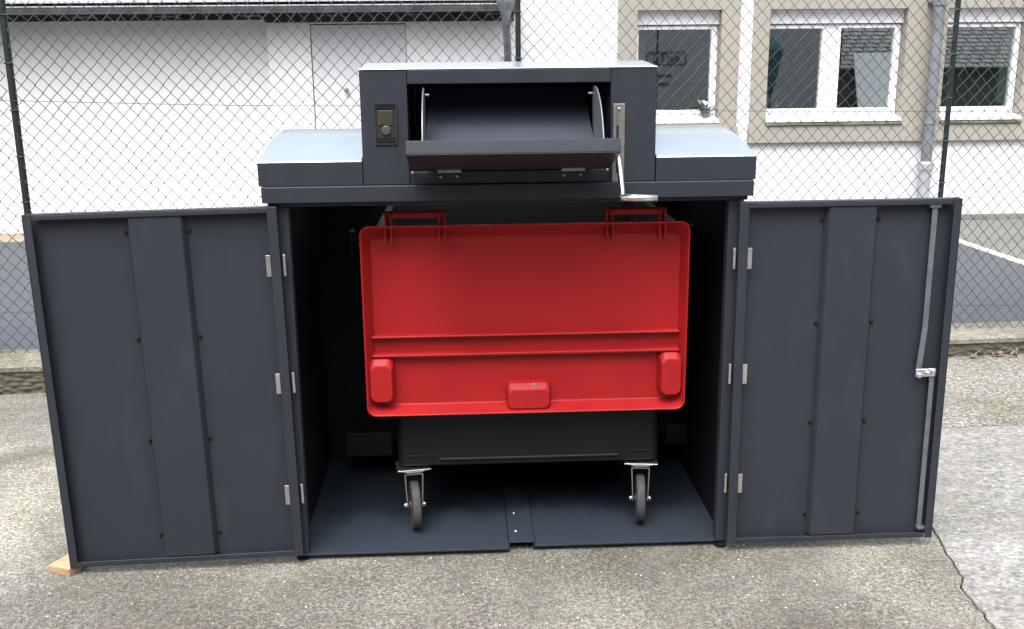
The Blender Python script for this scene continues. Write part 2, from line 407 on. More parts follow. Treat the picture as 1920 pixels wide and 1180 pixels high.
# front posts, folded profile with an inner return
for s in (-1, 1):
    m = MB()
    if s < 0: m.hexa([(-.825,0,Z0),(-.803,0,Z0),(-.803,.044,Z0),(-.872,.044,Z0),(-.838,0,1.392),(-.800,0,1.392),(-.800,.044,1.392),(-.872,.044,1.392)])
    else: m.hexa([(.806,0,Z0),(.842,0,Z0),(.872,.044,Z0),(.806,.044,Z0),(.804,0,1.392),(.840,0,1.392),(.872,.044,1.392),(.804,.044,1.392)])
    part(m, 'post')
# head beam, stepped fascia
m = MB(); m.box(-.872, .872, -.004, .05, 1.393, 1.4105); part(m, 'head_beam')
m = MB(); m.prism([(-.036, 1.411), (-.036, 1.466), (-.033, 1.469), (.05, 1.469), (.05, 1.411)], -.886, .884); part(m, 'lower_fascia')
# roof: cross section over depth, with upstand fascia
roof = None
prof = [(-.0265, 1.4705), (-.0275, 1.552), (-.024, 1.5585), (.25, 1.615), (.54, 1.637), (.97, 1.60), (YB, 1.585), (YB, 1.4705)]
for x0, x1 in ((-.894, -.5255), (.5255, .890)):
    m = MB(); m.prism(prof, x0+.001, x1-.001); rsec = part(m, 'roof_section', 'roofpaint', bev=.003)
    m = MB(); m.box(x0, x1, -.0305, -.028, 1.4705, 1.554); m.build('fascia', 'paint', rsec, bevel=.001)
# feed housing: two cheeks, lintel, top sheet
BT, BB = 1.868, 1.4705
BY = .26
m = MB(); m.prism([(-.030, BB), (-.030, BT), (.55, BT+.0), (.55, BB)], -.523, -.3585); housing_l = part(m, 'housing_cheek')
m = MB(); m.prism([(-.030, BB), (-.030, BT), (.55, BT), (.55, BB)], .3585, .5215); housing_r = part(m, 'housing_cheek')
m = MB(); m.box(-.3575, .3575, -.0325, .55, 1.820, BT); part(m, 'lintel')
m = MB(); m.prism([(-.033, BT+.001), (-.033, BT+.005), (.26, BT+.026), (.555, BT+.016), (.555, BT+.001)], -.524, .5225); part(m, 'housing_top', 'roofpaint', bev=.0015)
m = MB(); m.box(-.3575, .3575, .52, .55, BB, 1.819); part(m, 'housing_back')
m = MB(); m.box(-.3575, .3575, -.0265, -.006, BB, 1.515); m.box(-.3575, .3575, -.006, .518, 1.475, 1.485); apron = part(m, 'apron_panel')
for bx, bz in ((-.248, 1.496), (-.190, 1.497), (.193, 1.496), (.252, 1.497), (-.348, 1.511), (.350, 1.512)):
    m = MB(); m.lathe([(.0055, -.0275), (.0055, -.031), (.003, -.033)], (bx, 0, bz), 'y', 12); m.build('bolt', 'dull_steel', apron)
# card reader: dark recess behind a cut-out, framed
m = MB(); rx0, rx1, rz0, rz1 = -.472, -.401, 1.617, 1.752
m.box(rx0, rx1, -.0315, -.0305, rz0, rz1); rd = part(m, 'card_reader', 'dark', bev=0)
m = MB()
for a in ((rx0-.004, rx0, rz0-.004, rz1+.004), (rx1, rx1+.004, rz0-.004, rz1+.004), (rx0, rx1, rz1, rz1+.004), (rx0, rx1, rz0-.004, rz0)): m.box(a[0], a[1], -.036, -.0306, a[2], a[3])
m.build('reader_frame', 'paint', rd)
for z0_, z1_ in ((1.736, 1.749), (1.62, 1.640)):
    m = MB(); m.box(-.468, -.405, -.034, -.0318, z0_, z1_); m.build('reader_cover', 'black', rd, bevel=.001)
m = MB(); m.box(-.464, -.410, -.0345, -.0318, 1.680, 1.731); m.build('display', 'display', rd, bevel=.002)
m = MB(); m.lathe([(.017, -.0318), (.017, -.036), (.013, -.038), (.006, -.0372)], (-.436, 0, 1.662), 'y', 24); m.build('button', 'button', rd, smooth=False, bevel=.001)
# slide bracket with slot, lever
m = MB(); m.box(.367, .379, -.0345, -.0302, 1.470, 1.745); m.box(.387, .409, -.0345, -.0302, 1.470, 1.745)
m.box(.379, .387, -.0345, -.0302, 1.668, 1.745); m.box(.379, .387, -.0345, -.0302, 1.470, 1.500); br = part(m, 'slide_bracket', 'dull_steel', bev=.0015)
m = MB(); m.box(.379, .387, -.0312, -.0302, 1.501, 1.667); m.build('slot', 'dark', br)
m = MB(); m.lathe([(.006, -.0345), (.006, -.0375), (.003, -.039)], (.388, 0, 1.727), 'y', 14); m.build('bolt', 'dull_steel', br)
m = MB(); m.lathe([(.009, -.034), (.009, -.055), (.0105, -.056), (.0105, -.066)], (.383, 0, 1.560), 'y', 16); lv = m.build('lever', 'steel', hs, bevel=.001)
m = MB(); m.tube([(.383, -.062, 1.562), (.3835, -.075, 1.552), (.381, -.17, 1.462), (.3785, -.198, 1.437), (.386, -.2, 1.434)], .0105, 14); m.build('lever_arm', 'steel', lv, smooth=True)
m = MB(); m.tube([(.374, -.2, 1.434), (.499, -.2, 1.429)], .0125, 18); m.build('grip', 'steel', lv, smooth=True)
# flap: hinged at its lower edge, tipped forward 75 degrees; built upright then turned
hinge = Vector((0, -.036, 1.5205)); ang = R(74)
def turn(bm):
    bmesh.ops.rotate(bm, cent=(0, 0, 0), matrix=Matrix.Rotation(ang, 3, 'X'), verts=bm.verts)
    bmesh.ops.translate(bm, vec=hinge, verts=bm.verts)
FW, FL = .3545, .288
m = MB(); m.box(-FW, FW, -.003, .001, .006, FL); m.box(-FW, FW, .001, .046, FL-.004, FL); m.box(-FW, -FW+.004, .001, .046, .006, FL-.0045); m.box(FW-.004, FW, .001, .046, .006, FL-.0045)
turn(m.bm); fl = part(m, 'flap', bev=.002)
for s in (-1, 1):
    m = MB(); pr = [(0.004, .012)] 
    for k in range(15):
        a = R(90 - 74 + 6) if False else None
    pts = [(.006, .02)]
    for k in range(17):
        a = R(4 + 84*k/16)                       # sweep from the flap back towards the housing
        pts.append((FL*.985*math.sin(R(2)) + (FL-.012)*math.sin(a)*1.0, (FL-.012)*math.cos(a)))
    pts = [(y + .002, z) for y, z in pts]
    m.prism(pts, s*.300 - .002, s*.300 + .002); turn(m.bm); sp = part(m, 'side_plate', 'galv', fl, bev=.0008)
m = MB()
# scoop sheet between the plates: rises from the hinge to the back of the plates
sw = [(.0035, .012), (.0035, FL-.012)]
m.box(-.297, .297, .003, .006, .03, FL-.012)
turn(m.bm); part(m, 'scoop_floor', 'paint', fl, bev=.001)
m = MB(); q = []
for k in range(13):
    t = k/12; q.append((-.268 + .50*t, 1.603 + .012*t + .185*t**2.4))
m.prism(q + [(y+.004, z-.005) for y, z in q[::-1]], -.2965, .2965); part(m, 'scoop', 'smooth', fl, bev=.0)
for s in (-1, 1):
    m = MB(); m.lathe([(.005, s*.2975), (.005, s*.284), (.003, s*.282)], (0, .012, 1.782), 'x', 12); m.build('bolt', 'zinc', fl)
for x0 in (-.2595, .182):
    m = MB()
    for k in range(3): m.tube([(x0 + .0285*k + .001, -.041, 1.5175), (x0 + .0285*k + .0275, -.041, 1.5175)], .0068, 12)
    m.box(x0, x0+.085, -.058, -.040, 1.5215, 1.5245)
    part(m, 'hinge', 'dull_steel', fl, bev=.0008)
# floor plates and the middle channel
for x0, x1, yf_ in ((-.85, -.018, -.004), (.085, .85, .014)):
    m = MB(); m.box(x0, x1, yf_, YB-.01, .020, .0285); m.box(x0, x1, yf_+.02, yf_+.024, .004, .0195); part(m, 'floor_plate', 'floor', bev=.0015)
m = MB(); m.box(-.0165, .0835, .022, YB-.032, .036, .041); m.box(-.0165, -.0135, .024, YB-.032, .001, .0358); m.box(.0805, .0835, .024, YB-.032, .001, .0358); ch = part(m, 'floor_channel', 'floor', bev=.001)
for y in (.115, .285):
    m = MB(); m.lathe([(.0075, .041), (.0065, .0445), (.003, .0465)], (.014, y, 0), 'z', 14); m.build('rivet', 'zinc', ch, smooth=True)
for x in (-.83, .83):
    for y in (.02, .93):
        m = MB(); m.lathe([(.024, .0), (.024, .012), (.012, .014), (.012, .029)], (x, y, 0), 'z', 18); m.build('foot', 'black', hs)

for x0, x1, z0, z1 in ((-.728, -.522, .15, .262), (.742, .836, .172, .268)):
    m = MB(); m.box(x0, x1, .70, .706, z0, z1); m.box(x0, x1, .707, .94, z0, z0+.006); part(m, 'bin_stop', 'black')

# ---- doors
def door(width, sgn, loc, rz, ry, h, srange, rods, label):
    # local: hinge line at x=0, door runs along sgn*x, opening side (tray) faces -y
    X = lambda a: sgn*a
    def bx(m, a0, a1, y0, y1, z0, z1): m.box(min(X(a0), X(a1)), max(X(a0), X(a1)), y0, y1, z0, z1)
    m = MB(); t = .034
    bx(m, .0, width, -.003, .0, 0, h)
    bx(m, .0, .0345, -t-.004, -.0032, 0, h)                      # hinge stile
    bx(m, width-.004, width, -t-.006, -.0032, 0, h)              # far flange
    bx(m, width-.030, width-.0042, -t-.006, -t-.003, .0, h)      # its return
    bx(m, .0347, width-.0302, -t, -.0032, h-.004, h); bx(m, .0347, width-.0302, -t-.001, -t+.002, h-.021, h-.0042)
    bx(m, .0347, width-.0302, -t, -.0032, 0, .004); bx(m, .0347, width-.0302, -t-.001, -t+.002, .0042, .021)
    d = m.build('door', 'paint', hs, bevel=.0025, local=True)
    d.location = Vector(loc) - hs.location; d.rotation_euler = (0, ry, rz)
    if label: d['label'] = label
    s0, s1 = srange
    m = MB()
    pr = [(X(s0-.012), -.0034), (X(s0), -.026), (X(s0+.004), -.030), (X(s1-.004), -.030), (X(s1), -.026), (X(s1+.012), -.0034)]
    m.prism(pr, .022, h-.022, 'z'); m.build('stiffener', 'paint', d, bevel=.0025, local=True)
    for z in (.105, .49, .885, 1.28):
        for a in (s0-.018, s1+.018):
            m = MB(); m.lathe([(.0075, -.0034), (.0075, -.0075), (.0055, -.0115), (.002, -.0125)], (X(a), 0, z), 'y', 14); m.build('bolt', 'black', d, local=True)
    for z in (.255, .70, 1.145):
        m = MB(); bx(m, .0350, .0510, -.0375, -.0345, z-.039, z+.039); m.build('hinge_leaf', 'zinc', d, bevel=.0006, local=True)
        m = MB(); bx(m, -.0085, -.0175, -.0325, -.0300, z-.039, z+.039); bx(m, -.0105, -.0085, -.0325, -.006, z-.037, z+.037)
        m.build('hinge_leaf', 'zinc', d, bevel=.0006, local=True)
    if rods:
        a = width - .092
        m = MB(); m.box(a-.010, a+.011, -.024, -.018, .86, 1.325)
        m.hexa([(a-.022, -.024, .70), (a+.001, -.024, .70), (a+.001, -.018, .70), (a-.022, -.018, .70), (a-.010, -.024, .86), (a+.011, -.024, .86), (a+.011, -.018, .86), (a-.010, -.018, .86)])
        m.hexa([(a+.034, -.024, .64), (a+.054, -.024, .64), (a+.054, -.018, .64), (a+.034, -.018, .64), (a+.028, -.024, .70), (a+.050, -.024, .70), (a+.050, -.018, .70), (a+.028, -.018, .70)]); m.box(a+.034, a+.054, -.024, -.018, .036, .64)
        m.build('locking_bar', 'galv', d, bevel=.002, local=True)
        m = MB(); m.box(a-.024, a+.054, -.030, -.0245, .668, .700); lp = m.build('latch_plate', 'zinc', d, bevel=.004, local=True)
        for bx_, bz in ((a-.010, .675), (a+.022, .682), (a+.042, .689)):
            m = MB(); m.lathe([(.010, -.0302), (.010, -.036), (.006, -.038)], (bx_, 0, bz), 'y', 14); m.build('bolt', 'zinc', d, local=True)
        for g_ in ((a-.022, a+.020, 1.318, 1.334), (a+.036, a+.068, .030, .044)):
            m = MB(); m.box(g_[0], g_[1], -.030, -.0035, g_[2], g_[3]); m.build('bar_guide', 'galv', d, bevel=.002, local=True)
    return d
door(.880, -1, (-.8190, -.004, .042), R(1.6), R(-.75), 1.358, (.336, .522), False, None)
door(.821, 1, (.8415, -.004, .036), R(-.4), R(-.25), 1.352, (.333, .510), True, 'door with the galvanised locking bar')

# ------------------------------------------------------------------ wooden wedge
m = MB(); m.prism([(-.055, 0), (.05, 0), (.05, .034), (-.055, .030)], -.075, .05, 'y')
w = m.build('wooden_wedge', 'wood', bevel=.003); w.location = (-1.715, .012, 0); w.rotation_euler = (0, 0, R(-24))
tag(w, 'small raw wooden wedge under the corner of the open shelter door', 'wedge')

# ------------------------------------------------------------------ waste bin
bn = thing('waste_bin', (.07, .5, .03), 'black four wheeled waste bin with its red lid hanging open', 'waste bin')
bx0, bx1, by0, by1 = -.458, .610, .195, .84
m = MB()
def ring(x0, x1, y0, y1, r, z, n=6):
    return [(p[0], p[2], z) for p in rrect(x0, x1, y0, y1, r, 0, n)]
m.loops([ring(bx0+.03, bx1-.03, by0+.03, by1-.03, .03, .300), ring(bx0+.004, bx1-.004, by0+.004, by1-.004, .035, .302), ring(bx0, bx1, by0, by1, .04, .312), ring(bx0-.004, bx1+.004, by0-.012, by1+.02, .045, .9),
         ring(bx0-.02, bx1+.02, by0-.022, by1+.05, .05, 1.24), ring(bx0-.05, bx1+.05, by0-.03, by1+.08, .05, 1.25), ring(bx0-.05, bx1+.05, by0-.03, by1+.08, .05, 1.285),
         ring(bx0-.02, bx1+.02, by0-.0, by1+.05, .05, 1.285), ring(bx0+.04, bx1-.04, by0+.05, by1-.03, .05, .36)])
m.build('body', 'black', bn, smooth=False, bevel=.003)
m = MB(); m.tube([(-.285, by0-.003, .331), (.44, by0-.003, .331)], .008, 10); m.box(bx0+.03, bx0+.10, by0-.006, by0+.004, .343, .351); m.box(bx0+.12, bx0+.16, by0-.006, by0+.004, .343, .351); m.box(bx1-.12, bx1-.05, by0-.006, by0+.004, .343, .351); m.build('reinforcing_rib', 'black', bn, bevel=.002)
for s, xa in ((-1, bx0-.02), (1, bx1+.02)):
    m = MB(); m.tube([(xa, .50, 1.17), (xa+s*.15, .50, 1.17)], .02, 14); m.box(min(xa+s*.145, xa+s*.165), max(xa+s*.145, xa+s*.165), .46, .54, 1.115, 1.225); m.build('lifting_pin', 'black', bn, bevel=.004)
# lid
lx0, lx1, lz0, lz1 = -.560, .684, .557, 1.305
m = MB()
m.loops([rrect(lx0+.04, lx1-.04, lz0+.03, lz1-.05, .03, .160), rrect(lx0+.035, lx1-.035, lz0+.025, lz1-.045, .035, .158), rrect(lx0+.004, lx1-.004, lz0+.004, lz1-.004, .034, .100), rrect(lx0, lx1, lz0, lz1, .036, .088), rrect(lx0, lx1, lz0, lz1, .036, .083), rrect(lx0+.003, lx1-.003, lz0+.003, lz1-.003, .034, .080),
         rrect(lx0+.006, lx1-.006, lz0+.006, lz1-.006, .032, .081), rrect(lx0+.010, lx1-.010, lz0+.010, lz1-.012, .03, .088), rrect(lx0+.032, lx1-.026, lz0+.026, lz1-.050, .026, .137), rrect(lx0+.040, lx1-.034, lz0+.032, lz1-.062, .024, .143), rrect(lx0+.06, lx1-.05, lz0+.05, lz1-.085, .02, .1445)])
lid = m.build('lid', 'red', bn, smooth=False, bevel=.002)
# small dent mark
for zz, dz in ((.868, .0045), (.793, .006)):
    m = MB(); m.prism([(.1475, zz-dz*1.2), (.1475, zz+dz*1.2), (.112, zz+dz), (.110, zz), (.112, zz-dz)], lx0+.027, lx1-.024); m.build('rib', 'red', lid, bevel=.0015)
def pad(x0, x1, z0, z1, yf, r):
    m = MB(); m.loops([rrect(x0, x1, z0, z1, r, .147), rrect(x0+.003, x1-.003, z0+.003, z1-.003, r, .112), rrect(x0+.006, x1-.006, z0+.005, z1-.02, r, yf+.006), rrect(x0+.011, x1-.011, z0+.010, z1-.030, r*.8, yf)])
    return m.build('stop_block', 'red', lid, bevel=.004, seg=3)
pad(lx0+.008, lx0+.109, .607, .785, .088, .028); pad(lx1-.103, lx1-.008, .609, .787, .088, .028)
pad(-.018, .158, .566, .676, .089, .022)
m = MB()
m.lathe([(.003, .1075), (.0075, .1065), (.006, .105), (.002, .1045)], (.088, 0, .667), 'y', 7); m.build('dried_splash', 'plinth', lid)
for c0 in (-.352, .478):
    m = MB()
    for s in (-1, 1):
        for e in (-.0105, .0105):
            x = c0 + s*.100 + e
            m.box(x-.0028, x+.0028, .094, .130, 1.296, 1.350); m.box(x-.0026, x+.0026, .083, .132, 1.238, 1.298)
        m.box(c0+s*.100-.0105, c0+s*.100+.0105, .119, .128, 1.290, 1.352)
    m.box(c0-.10, c0+.10, .100, .122, 1.330, 1.350)
    m.tube([(c0-.118, .112, 1.349), (c0+.118, .112, 1.349)], .008, 12)
    m.build('lid_hinge', 'red', lid, bevel=.0015)
# casters
def caster(x, y, yaw):
    c = bpy.data.objects.new('caster', None)
    root = thing_part('caster', (x, y, .0), bn)
    root.rotation_euler = (0, 0, R(yaw)); return root
def make_caster(x, y, yaw):
    # the top plate is the part; fork, wheel and axle hang under it
    m = MB()
    m.prism([(-.068, .292), (-.068, .288), (-.045, .286), (-.028, .279), (.028, .279), (.045, .286), (.068, .288), (.068, .292)], -.055, .055, 'y')
    m.lathe([(.036, .279), (.038, .272), (.034, .266), (.030, .262)], (0, 0, 0), 'z', 24)
    p = m.build('caster', 'zinc', bn, bevel=.0015, local=True)
    p.location = Vector((x, y, 0)) - bn.location; p.rotation_euler = (0, 0, R(yaw))
    m = MB()
    for s in (-1, 1):
        m.hexa([(s*.030-.002, -.045, .125), (s*.030+.002, -.045, .125), (s*.030+.002, -.015, .118), (s*.030-.002, -.015, .118), (s*.036-.002, -.03, .262), (s*.036+.002, -.03, .262), (s*.036+.002, .03, .262), (s*.036-.002, .03, .262)])
    m.box(-.038, .038, -.03, .03, .260, .264); m.build('fork', 'zinc', p, bevel=.001, local=True)
    m = MB(); m.lathe([(.062, -.017), (.090, -.0185), (.0975, -.015), (.1, -.008), (.1, .008), (.0975, .015), (.090, .0185), (.062, .017)], (0, -.03, .1305), 'x', 48); m.build('wheel', 'rubber', p, smooth=False, local=True, bevel=.0015)
    m = MB(); m.lathe([(.015, -.022), (.018, -.0155), (.0615, -.0165), (.0615, .0165), (.018, .0155), (.015, .022)], (0, -.03, .1305), 'x', 32); m.build('wheel_rim', 'rim', p, local=True)
    m = MB(); m.lathe([(.004, -.046), (.0095, -.044), (.0105, -.033), (.006, -.032), (.006, .032), (.0105, .033), (.0095, .044), (.004, .046)], (0, -.03, .1305), 'x', 16); m.build('axle', 'zinc', p, smooth=True, local=True)
    return p
make_caster(-.400, .235, 9); make_caster(.540, .235, -7); make_caster(-.400, .77, 160); make_caster(.540, .77, 185)

# ------------------------------------------------------------------ left building: low outbuilding
ga = thing('outbuilding', (-4, 7.7, .1), 'low white rendered outbuilding with a zinc gutter along its eaves', 'outbuilding')
def bp(m, name, mat, par=ga, bev=0, **k): return m.build(name, mat, par, bevel=bev, **k)
m = MB(); m.box(-12, -2.251, 7.78, 8.0, .05, 2.42); m.box(-2.25, -1.79, 7.65, 8.0, .05, 2.42); m.box(-.765, .427, 7.652, 8.0, .05, 2.42); m.box(-1.789, -.766, 7.65, 8.0, 2.331, 2.42); bp(m, 'wall', 'offwhite', bev=.006)
m = MB(); m.box(-1.781, -.770, 7.668, 7.73, .12, 2.316); dr = bp(m, 'sliding_door', 'white', bev=.004)
m = MB(); m.box(-1.788, -.767, 7.735, 7.76, .1, 2.33); bp(m, 'door_recess', 'dark')
m = MB(); m.lathe([(.014, 7.667), (.014, 7.64), (.026, 7.63), (.026, 7.615), (.014, 7.608)], (-1.425, 0, 1.632), 'y', 16); m.build('handle', 'tanpaving', dr, smooth=False, bevel=.002)
m = MB(); m.box(-12, -2.26, 7.735, 7.779, 2.378, 2.47); m.box(-2.255, .40, 7.61, 7.649, 2.343, 2.47); m.box(-12, .40, 7.33, 7.36, 2.418, 2.52); m.box(-12, .40, 7.361, 7.78, 2.471, 2.485); bp(m, 'soffit', 'soffit')
for k in range(14):
    x = .2 - .86*k
    m = MB(); m.box(x-.11, x+.11, 7.365, 7.60 if x > -2.2 else 7.73, 2.405, 2.470); bp(m, 'rafter_tail', 'soffit', bev=.004)
m = MB(); gp = []
for k in range(11):
    a = R(180 + 18*k); gp.append((7.255 + .062*math.cos(a), 2.487 + .062*math.sin(a)))
inn = [(7.255 + .056*math.cos(R(360-18*k)), 2.49 + .056*math.sin(R(360-18*k))) for k in range(11)]
m.prism(gp + inn, -12, .40); m.tube([(-12, 7.193, 2.491), (.40, 7.193, 2.491)], .011, 10)
gt = bp(m, 'gutter', 'gutter')
for k in range(13):
    x = .05 - .72*k
    m = MB(); pts = [(x, 7.255 + .065*math.cos(R(180+15*j)), 2.487 + .065*math.sin(R(180+15*j))) for j in range(13)]
    m.tube(pts, .007, 5); m.build('gutter_bracket', 'gutter', gt)
m = MB(); m.hexa([(-12, 7.27, 2.535), (.425, 7.27, 2.535), (.425, 12, 3.75), (-12, 12, 3.75), (-12, 7.27, 2.555), (.425, 7.27, 2.555), (.425, 12, 3.77), (-12, 12, 3.77)]); bp(m, 'roof', 'sheet')
m = MB(); m.box(-12, -11.8, 8.0, 12, .05, 3.7); m.box(-12, .42, 12, 12.2, .05, 3.7); bp(m, 'rear_wall', 'offwhite')
# rain pipe with hopper
m = MB()
def sq(x, y, z, a, b): return [(x-a, y-b, z), (x+a, y-b, z), (x+a, y+b, z), (x-a, y+b, z)]
m.loops([sq(.295, 7.25, 2.545, .098, .07), sq(.295, 7.25, 2.50, .095, .07), sq(.297, 7.26, 2.375, .046, .045), sq(.298, 7.262, 2.30, .043, .043), sq(.30, 7.27, 2.26, .03, .03)])
m.tube([(.30, 7.27, 2.30), (.302, 7.29, 2.22), (.315, 7.40, 2.08), (.325, 7.56, 1.95), (.325, 7.575, 1.88), (.325, 7.575, .11)], .041, 16); bp(m, 'rain_pipe', 'gutter', bev=.004)

# ------------------------------------------------------------------ right building
wb = thing('office_building', (4, 7.7, .1), 'white rendered building with beige window surrounds behind the fence', 'building')
XR, ZT = 10.5, 3.35
openings = [(1.735, 2.665), (3.190, 4.722), (5.165, 6.085), (7.2, 8.6)]
OZ0, OZ1 = 1.222, 2.441
m = MB(); xs = [.43] + [v for o in openings for v in o] + [XR]
m.box(.43, XR, 7.65, 8.0, .05, OZ0); m.box(.43, XR, 7.65, 8.0, OZ1, ZT)
for i in range(0, len(xs), 2): m.box(xs[i], xs[i+1], 7.65, 8.0, OZ0, OZ1)
bmesh.ops.remove_doubles(m.bm, verts=m.bm.verts, dist=.0001)
m.build('wall', 'white', wb)
m = MB(); m.box(.43, .63, 8.0, 13, .05, ZT); m.box(XR-.2, XR, 8.0, 13, .05, ZT); m.box(.43, XR, 13, 13.2, .05, ZT); m.box(.43, XR, 7.65, 13.2, ZT, ZT+.2); m.build('shell', 'white', wb)
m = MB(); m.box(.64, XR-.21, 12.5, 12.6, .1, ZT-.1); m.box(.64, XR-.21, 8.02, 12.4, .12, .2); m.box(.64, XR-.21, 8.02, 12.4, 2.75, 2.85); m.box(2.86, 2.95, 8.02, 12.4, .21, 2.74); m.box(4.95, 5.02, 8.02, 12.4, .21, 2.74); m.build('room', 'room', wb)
def surround(x0, x1, ops, zlo, ztop):
    m = MB(); yf, yb = 7.628, 7.70
    m.box(x0, x1, yf, 7.649, OZ1+.0, ztop)
    e = [x0] + [v for o in ops for v in (o[0]+.004, o[1]-.004)] + [x1]
    for i in range(0, len(e), 2):
        m.box(e[i], e[i+1], yf, 7.649, zlo, OZ1-.0005)
    for o in ops:
        m.box(o[0]+.0002, o[0]+.0038, 7.65, 7.80, zlo, OZ1-.001); m.box(o[1]-.0038, o[1]-.0002, 7.65, 7.80, zlo, OZ1-.001)
    m.box(x0-.012, x1+.012, 7.59, 7.649, 1.008, zlo-.0005)
    s_ = m.build('window_surround', 'beige', wb, bevel=.004)
surround(1.527, 2.866, openings[:1], 1.195, 3.0)
surround(3.012, 9.0, openings[1:], 1.195, 3.0)
def window(o, panes, zf0=1.305):
    x0, x1 = o; yF = 7.775
    m = MB(); f0, f1 = x0+.006, x1-.006
    zt, zb = 2.285, 1.305
    m.box(f0, f1, yF, yF+.06, 2.242, zt); m.box(f0, f1, yF, yF+.06, zb, 1.372)
    e = [f0] + [v for p in panes for v in p] + [f1]
    for i in range(0, len(e), 2): m.box(e[i], e[i+1], yF, yF+.06, 1.3725, 2.2415)
    w_ = m.build('window', 'pvc', wb, bevel=.004)
    m = MB()
    for p in panes:                         # glazing beads / sash edges standing proud
        a, b = p; t = .028
        m.box(a-.052, a, yF-.014, yF-.0005, 1.335, 2.285-.012); m.box(b, b+.052, yF-.014, yF-.0005, 1.335, 2.285-.012)
        m.box(a, b, yF-.014, yF-.0005, 2.2415, 2.285-.012); m.box(a, b, yF-.014, yF-.0005, 1.335, 1.3722)
    m.build('sash', 'pvc', w_, bevel=.003)
    m = MB()
    for p in panes: m.box(p[0]-.006, p[1]+.006, yF+.028, yF+.034, 1.366, 2.248)
    m.build('pane', 'glass', w_)
    m = MB(); m.box(x0+.005, x1-.005, yF-.045, yF+.08, 2.292, OZ1-.002); m.build('shutter_box', 'shutter', w_, bevel=.004)
    m = MB(); m.prism([(yF-.002, 1.3045), (7.575, 1.262), (7.575, 1.235), (7.585, 1.228), (yF+.05, 1.228), (yF+.05, 1.3045)], x0+.006, x1-.006); m.build('sill', 'pvc', w_, bevel=.003)
    m = MB(); m.box(x0-.1 if False else x0-.002, x1+.002, 7.570, 7.649, 1.197, 1.2215); m.build('stone_ledge', 'coping', w_, bevel=.004)
    return w_
window(openings[0], [(1.775, 2.585)])
window(openings[1], [(3.225, 3.826), (4.035, 4.640)])
window(openings[2], [(5.215, 6.020)])
window(openings[3], [(7.25, 7.86), (7.95, 8.55)])
m = MB(); m.box(.44, XR, 7.60, 7.649, .104, .165); m.build('plinth', 'plinth', wb, bevel=.004)
# drain pipe
m = MB(); m.tube([(4.995, 7.49, 3.3), (4.995, 7.49, .76)], .060, 20); m.lathe([(.072, 2.46), (.072, 2.56), (.062, 2.565)], (4.995, 7.49, 0), 'z', 20)
m.lathe([(.068, 1.20), (.068, 1.225)], (4.995, 7.49, 0), 'z', 20); dp = m.build('drain_pipe', 'pipe', wb, bevel=.002)
m = MB(); m.lathe([(.066, .11), (.066, .66), (.085, .69), (.088, .72), (.088, .77), (.07, .79)], (4.995, 7.49, 0), 'z', 20); m.build('stand_pipe', 'palepipe', dp, bevel=.003)
m = MB(); m.box(4.92, 5.07, 7.545, 7.627, 2.49, 2.515); m.build('pipe_clip', 'pipe', dp)
# curtains and sill things inside the windows
def curtain(x0, x1, label):
    m = MB(); n = 24; f = []; 
    for k in range(n+1):
        x = x0 + (x1-x0)*k/n; f.append((x, 7.87 + .012*math.sin(k*1.9)))
    m.prism(f + [(x, y+.004) for x, y in f[::-1]], 1.40, 2.40, 'z'); o = m.build('curtain', 'curtain', smooth=False); o.location.y = .02
    return tag(o, label, 'curtain')
curtain(1.79, 1.885, 'narrow pale curtain at the edge of the single pane window beside the hopper')
curtain(5.94, 6.035, 'narrow pale curtain behind the window to the right of the drain pipe')
pl = thing('potted_plant', (2.53, 7.72, 1.30), 'small green plant with a white flower on the window sill', 'plant')
m = MB(); m.lathe([(.03, 1.285), (.04, 1.345), (.042, 1.35), (.03, 1.348)], (2.53, 7.70, 0), 'z', 16); m.build('pot', 'darkwall', pl)
m = MB(); rnd = random.Random(3)
for k in range(46):
    a = rnd.uniform(0, 6.28); e = rnd.uniform(-.1, 1.1); L = rnd.uniform(.06, .13); c = Vector((2.53, 7.70, 1.345))
    d = Vector((math.cos(a)*math.cos(e)*1.15, math.sin(a)*math.cos(e)*.45, math.sin(e)*.8)); t = d.cross(Vector((0, 0, 1))).normalized()*.016
    P = [c + d*L*.25, c + d*L*.65 + t + Vector((0, 0, .01)), c + d*L + Vector((0, 0, -.012)), c + d*L*.65 - t + Vector((0, 0, .01))]
    m.bm.faces.new([m.bm.verts.new(p) for p in P])
m.build('foliage', 'leafgreen', pl)
m = MB()
for k in range(9):
    a = rnd.uniform(0, 6.28); c = Vector((2.525+.022*math.cos(a), 7.69+.015*math.sin(a), 1.455+rnd.uniform(-.02, .025)))
    m.lathe([(.006, -.012), (.015, 0), (.006, .012)], c, 'z', 8)
m.tube([(2.53, 7.70, 1.35), (2.525, 7.69, 1.45)], .004, 6); m.build('flower', 'petal', pl)
m = MB(); m.lathe([(.055, 0), (.042, .012), (.018, .04), (.008, .075), (.002, .10)], (3.39, 7.90, 1.372), 'z', 20)
tag(m.build('ornament', 'petal', smooth=True), 'white pointed ornament inside the left pane of the double window', 'ornament')
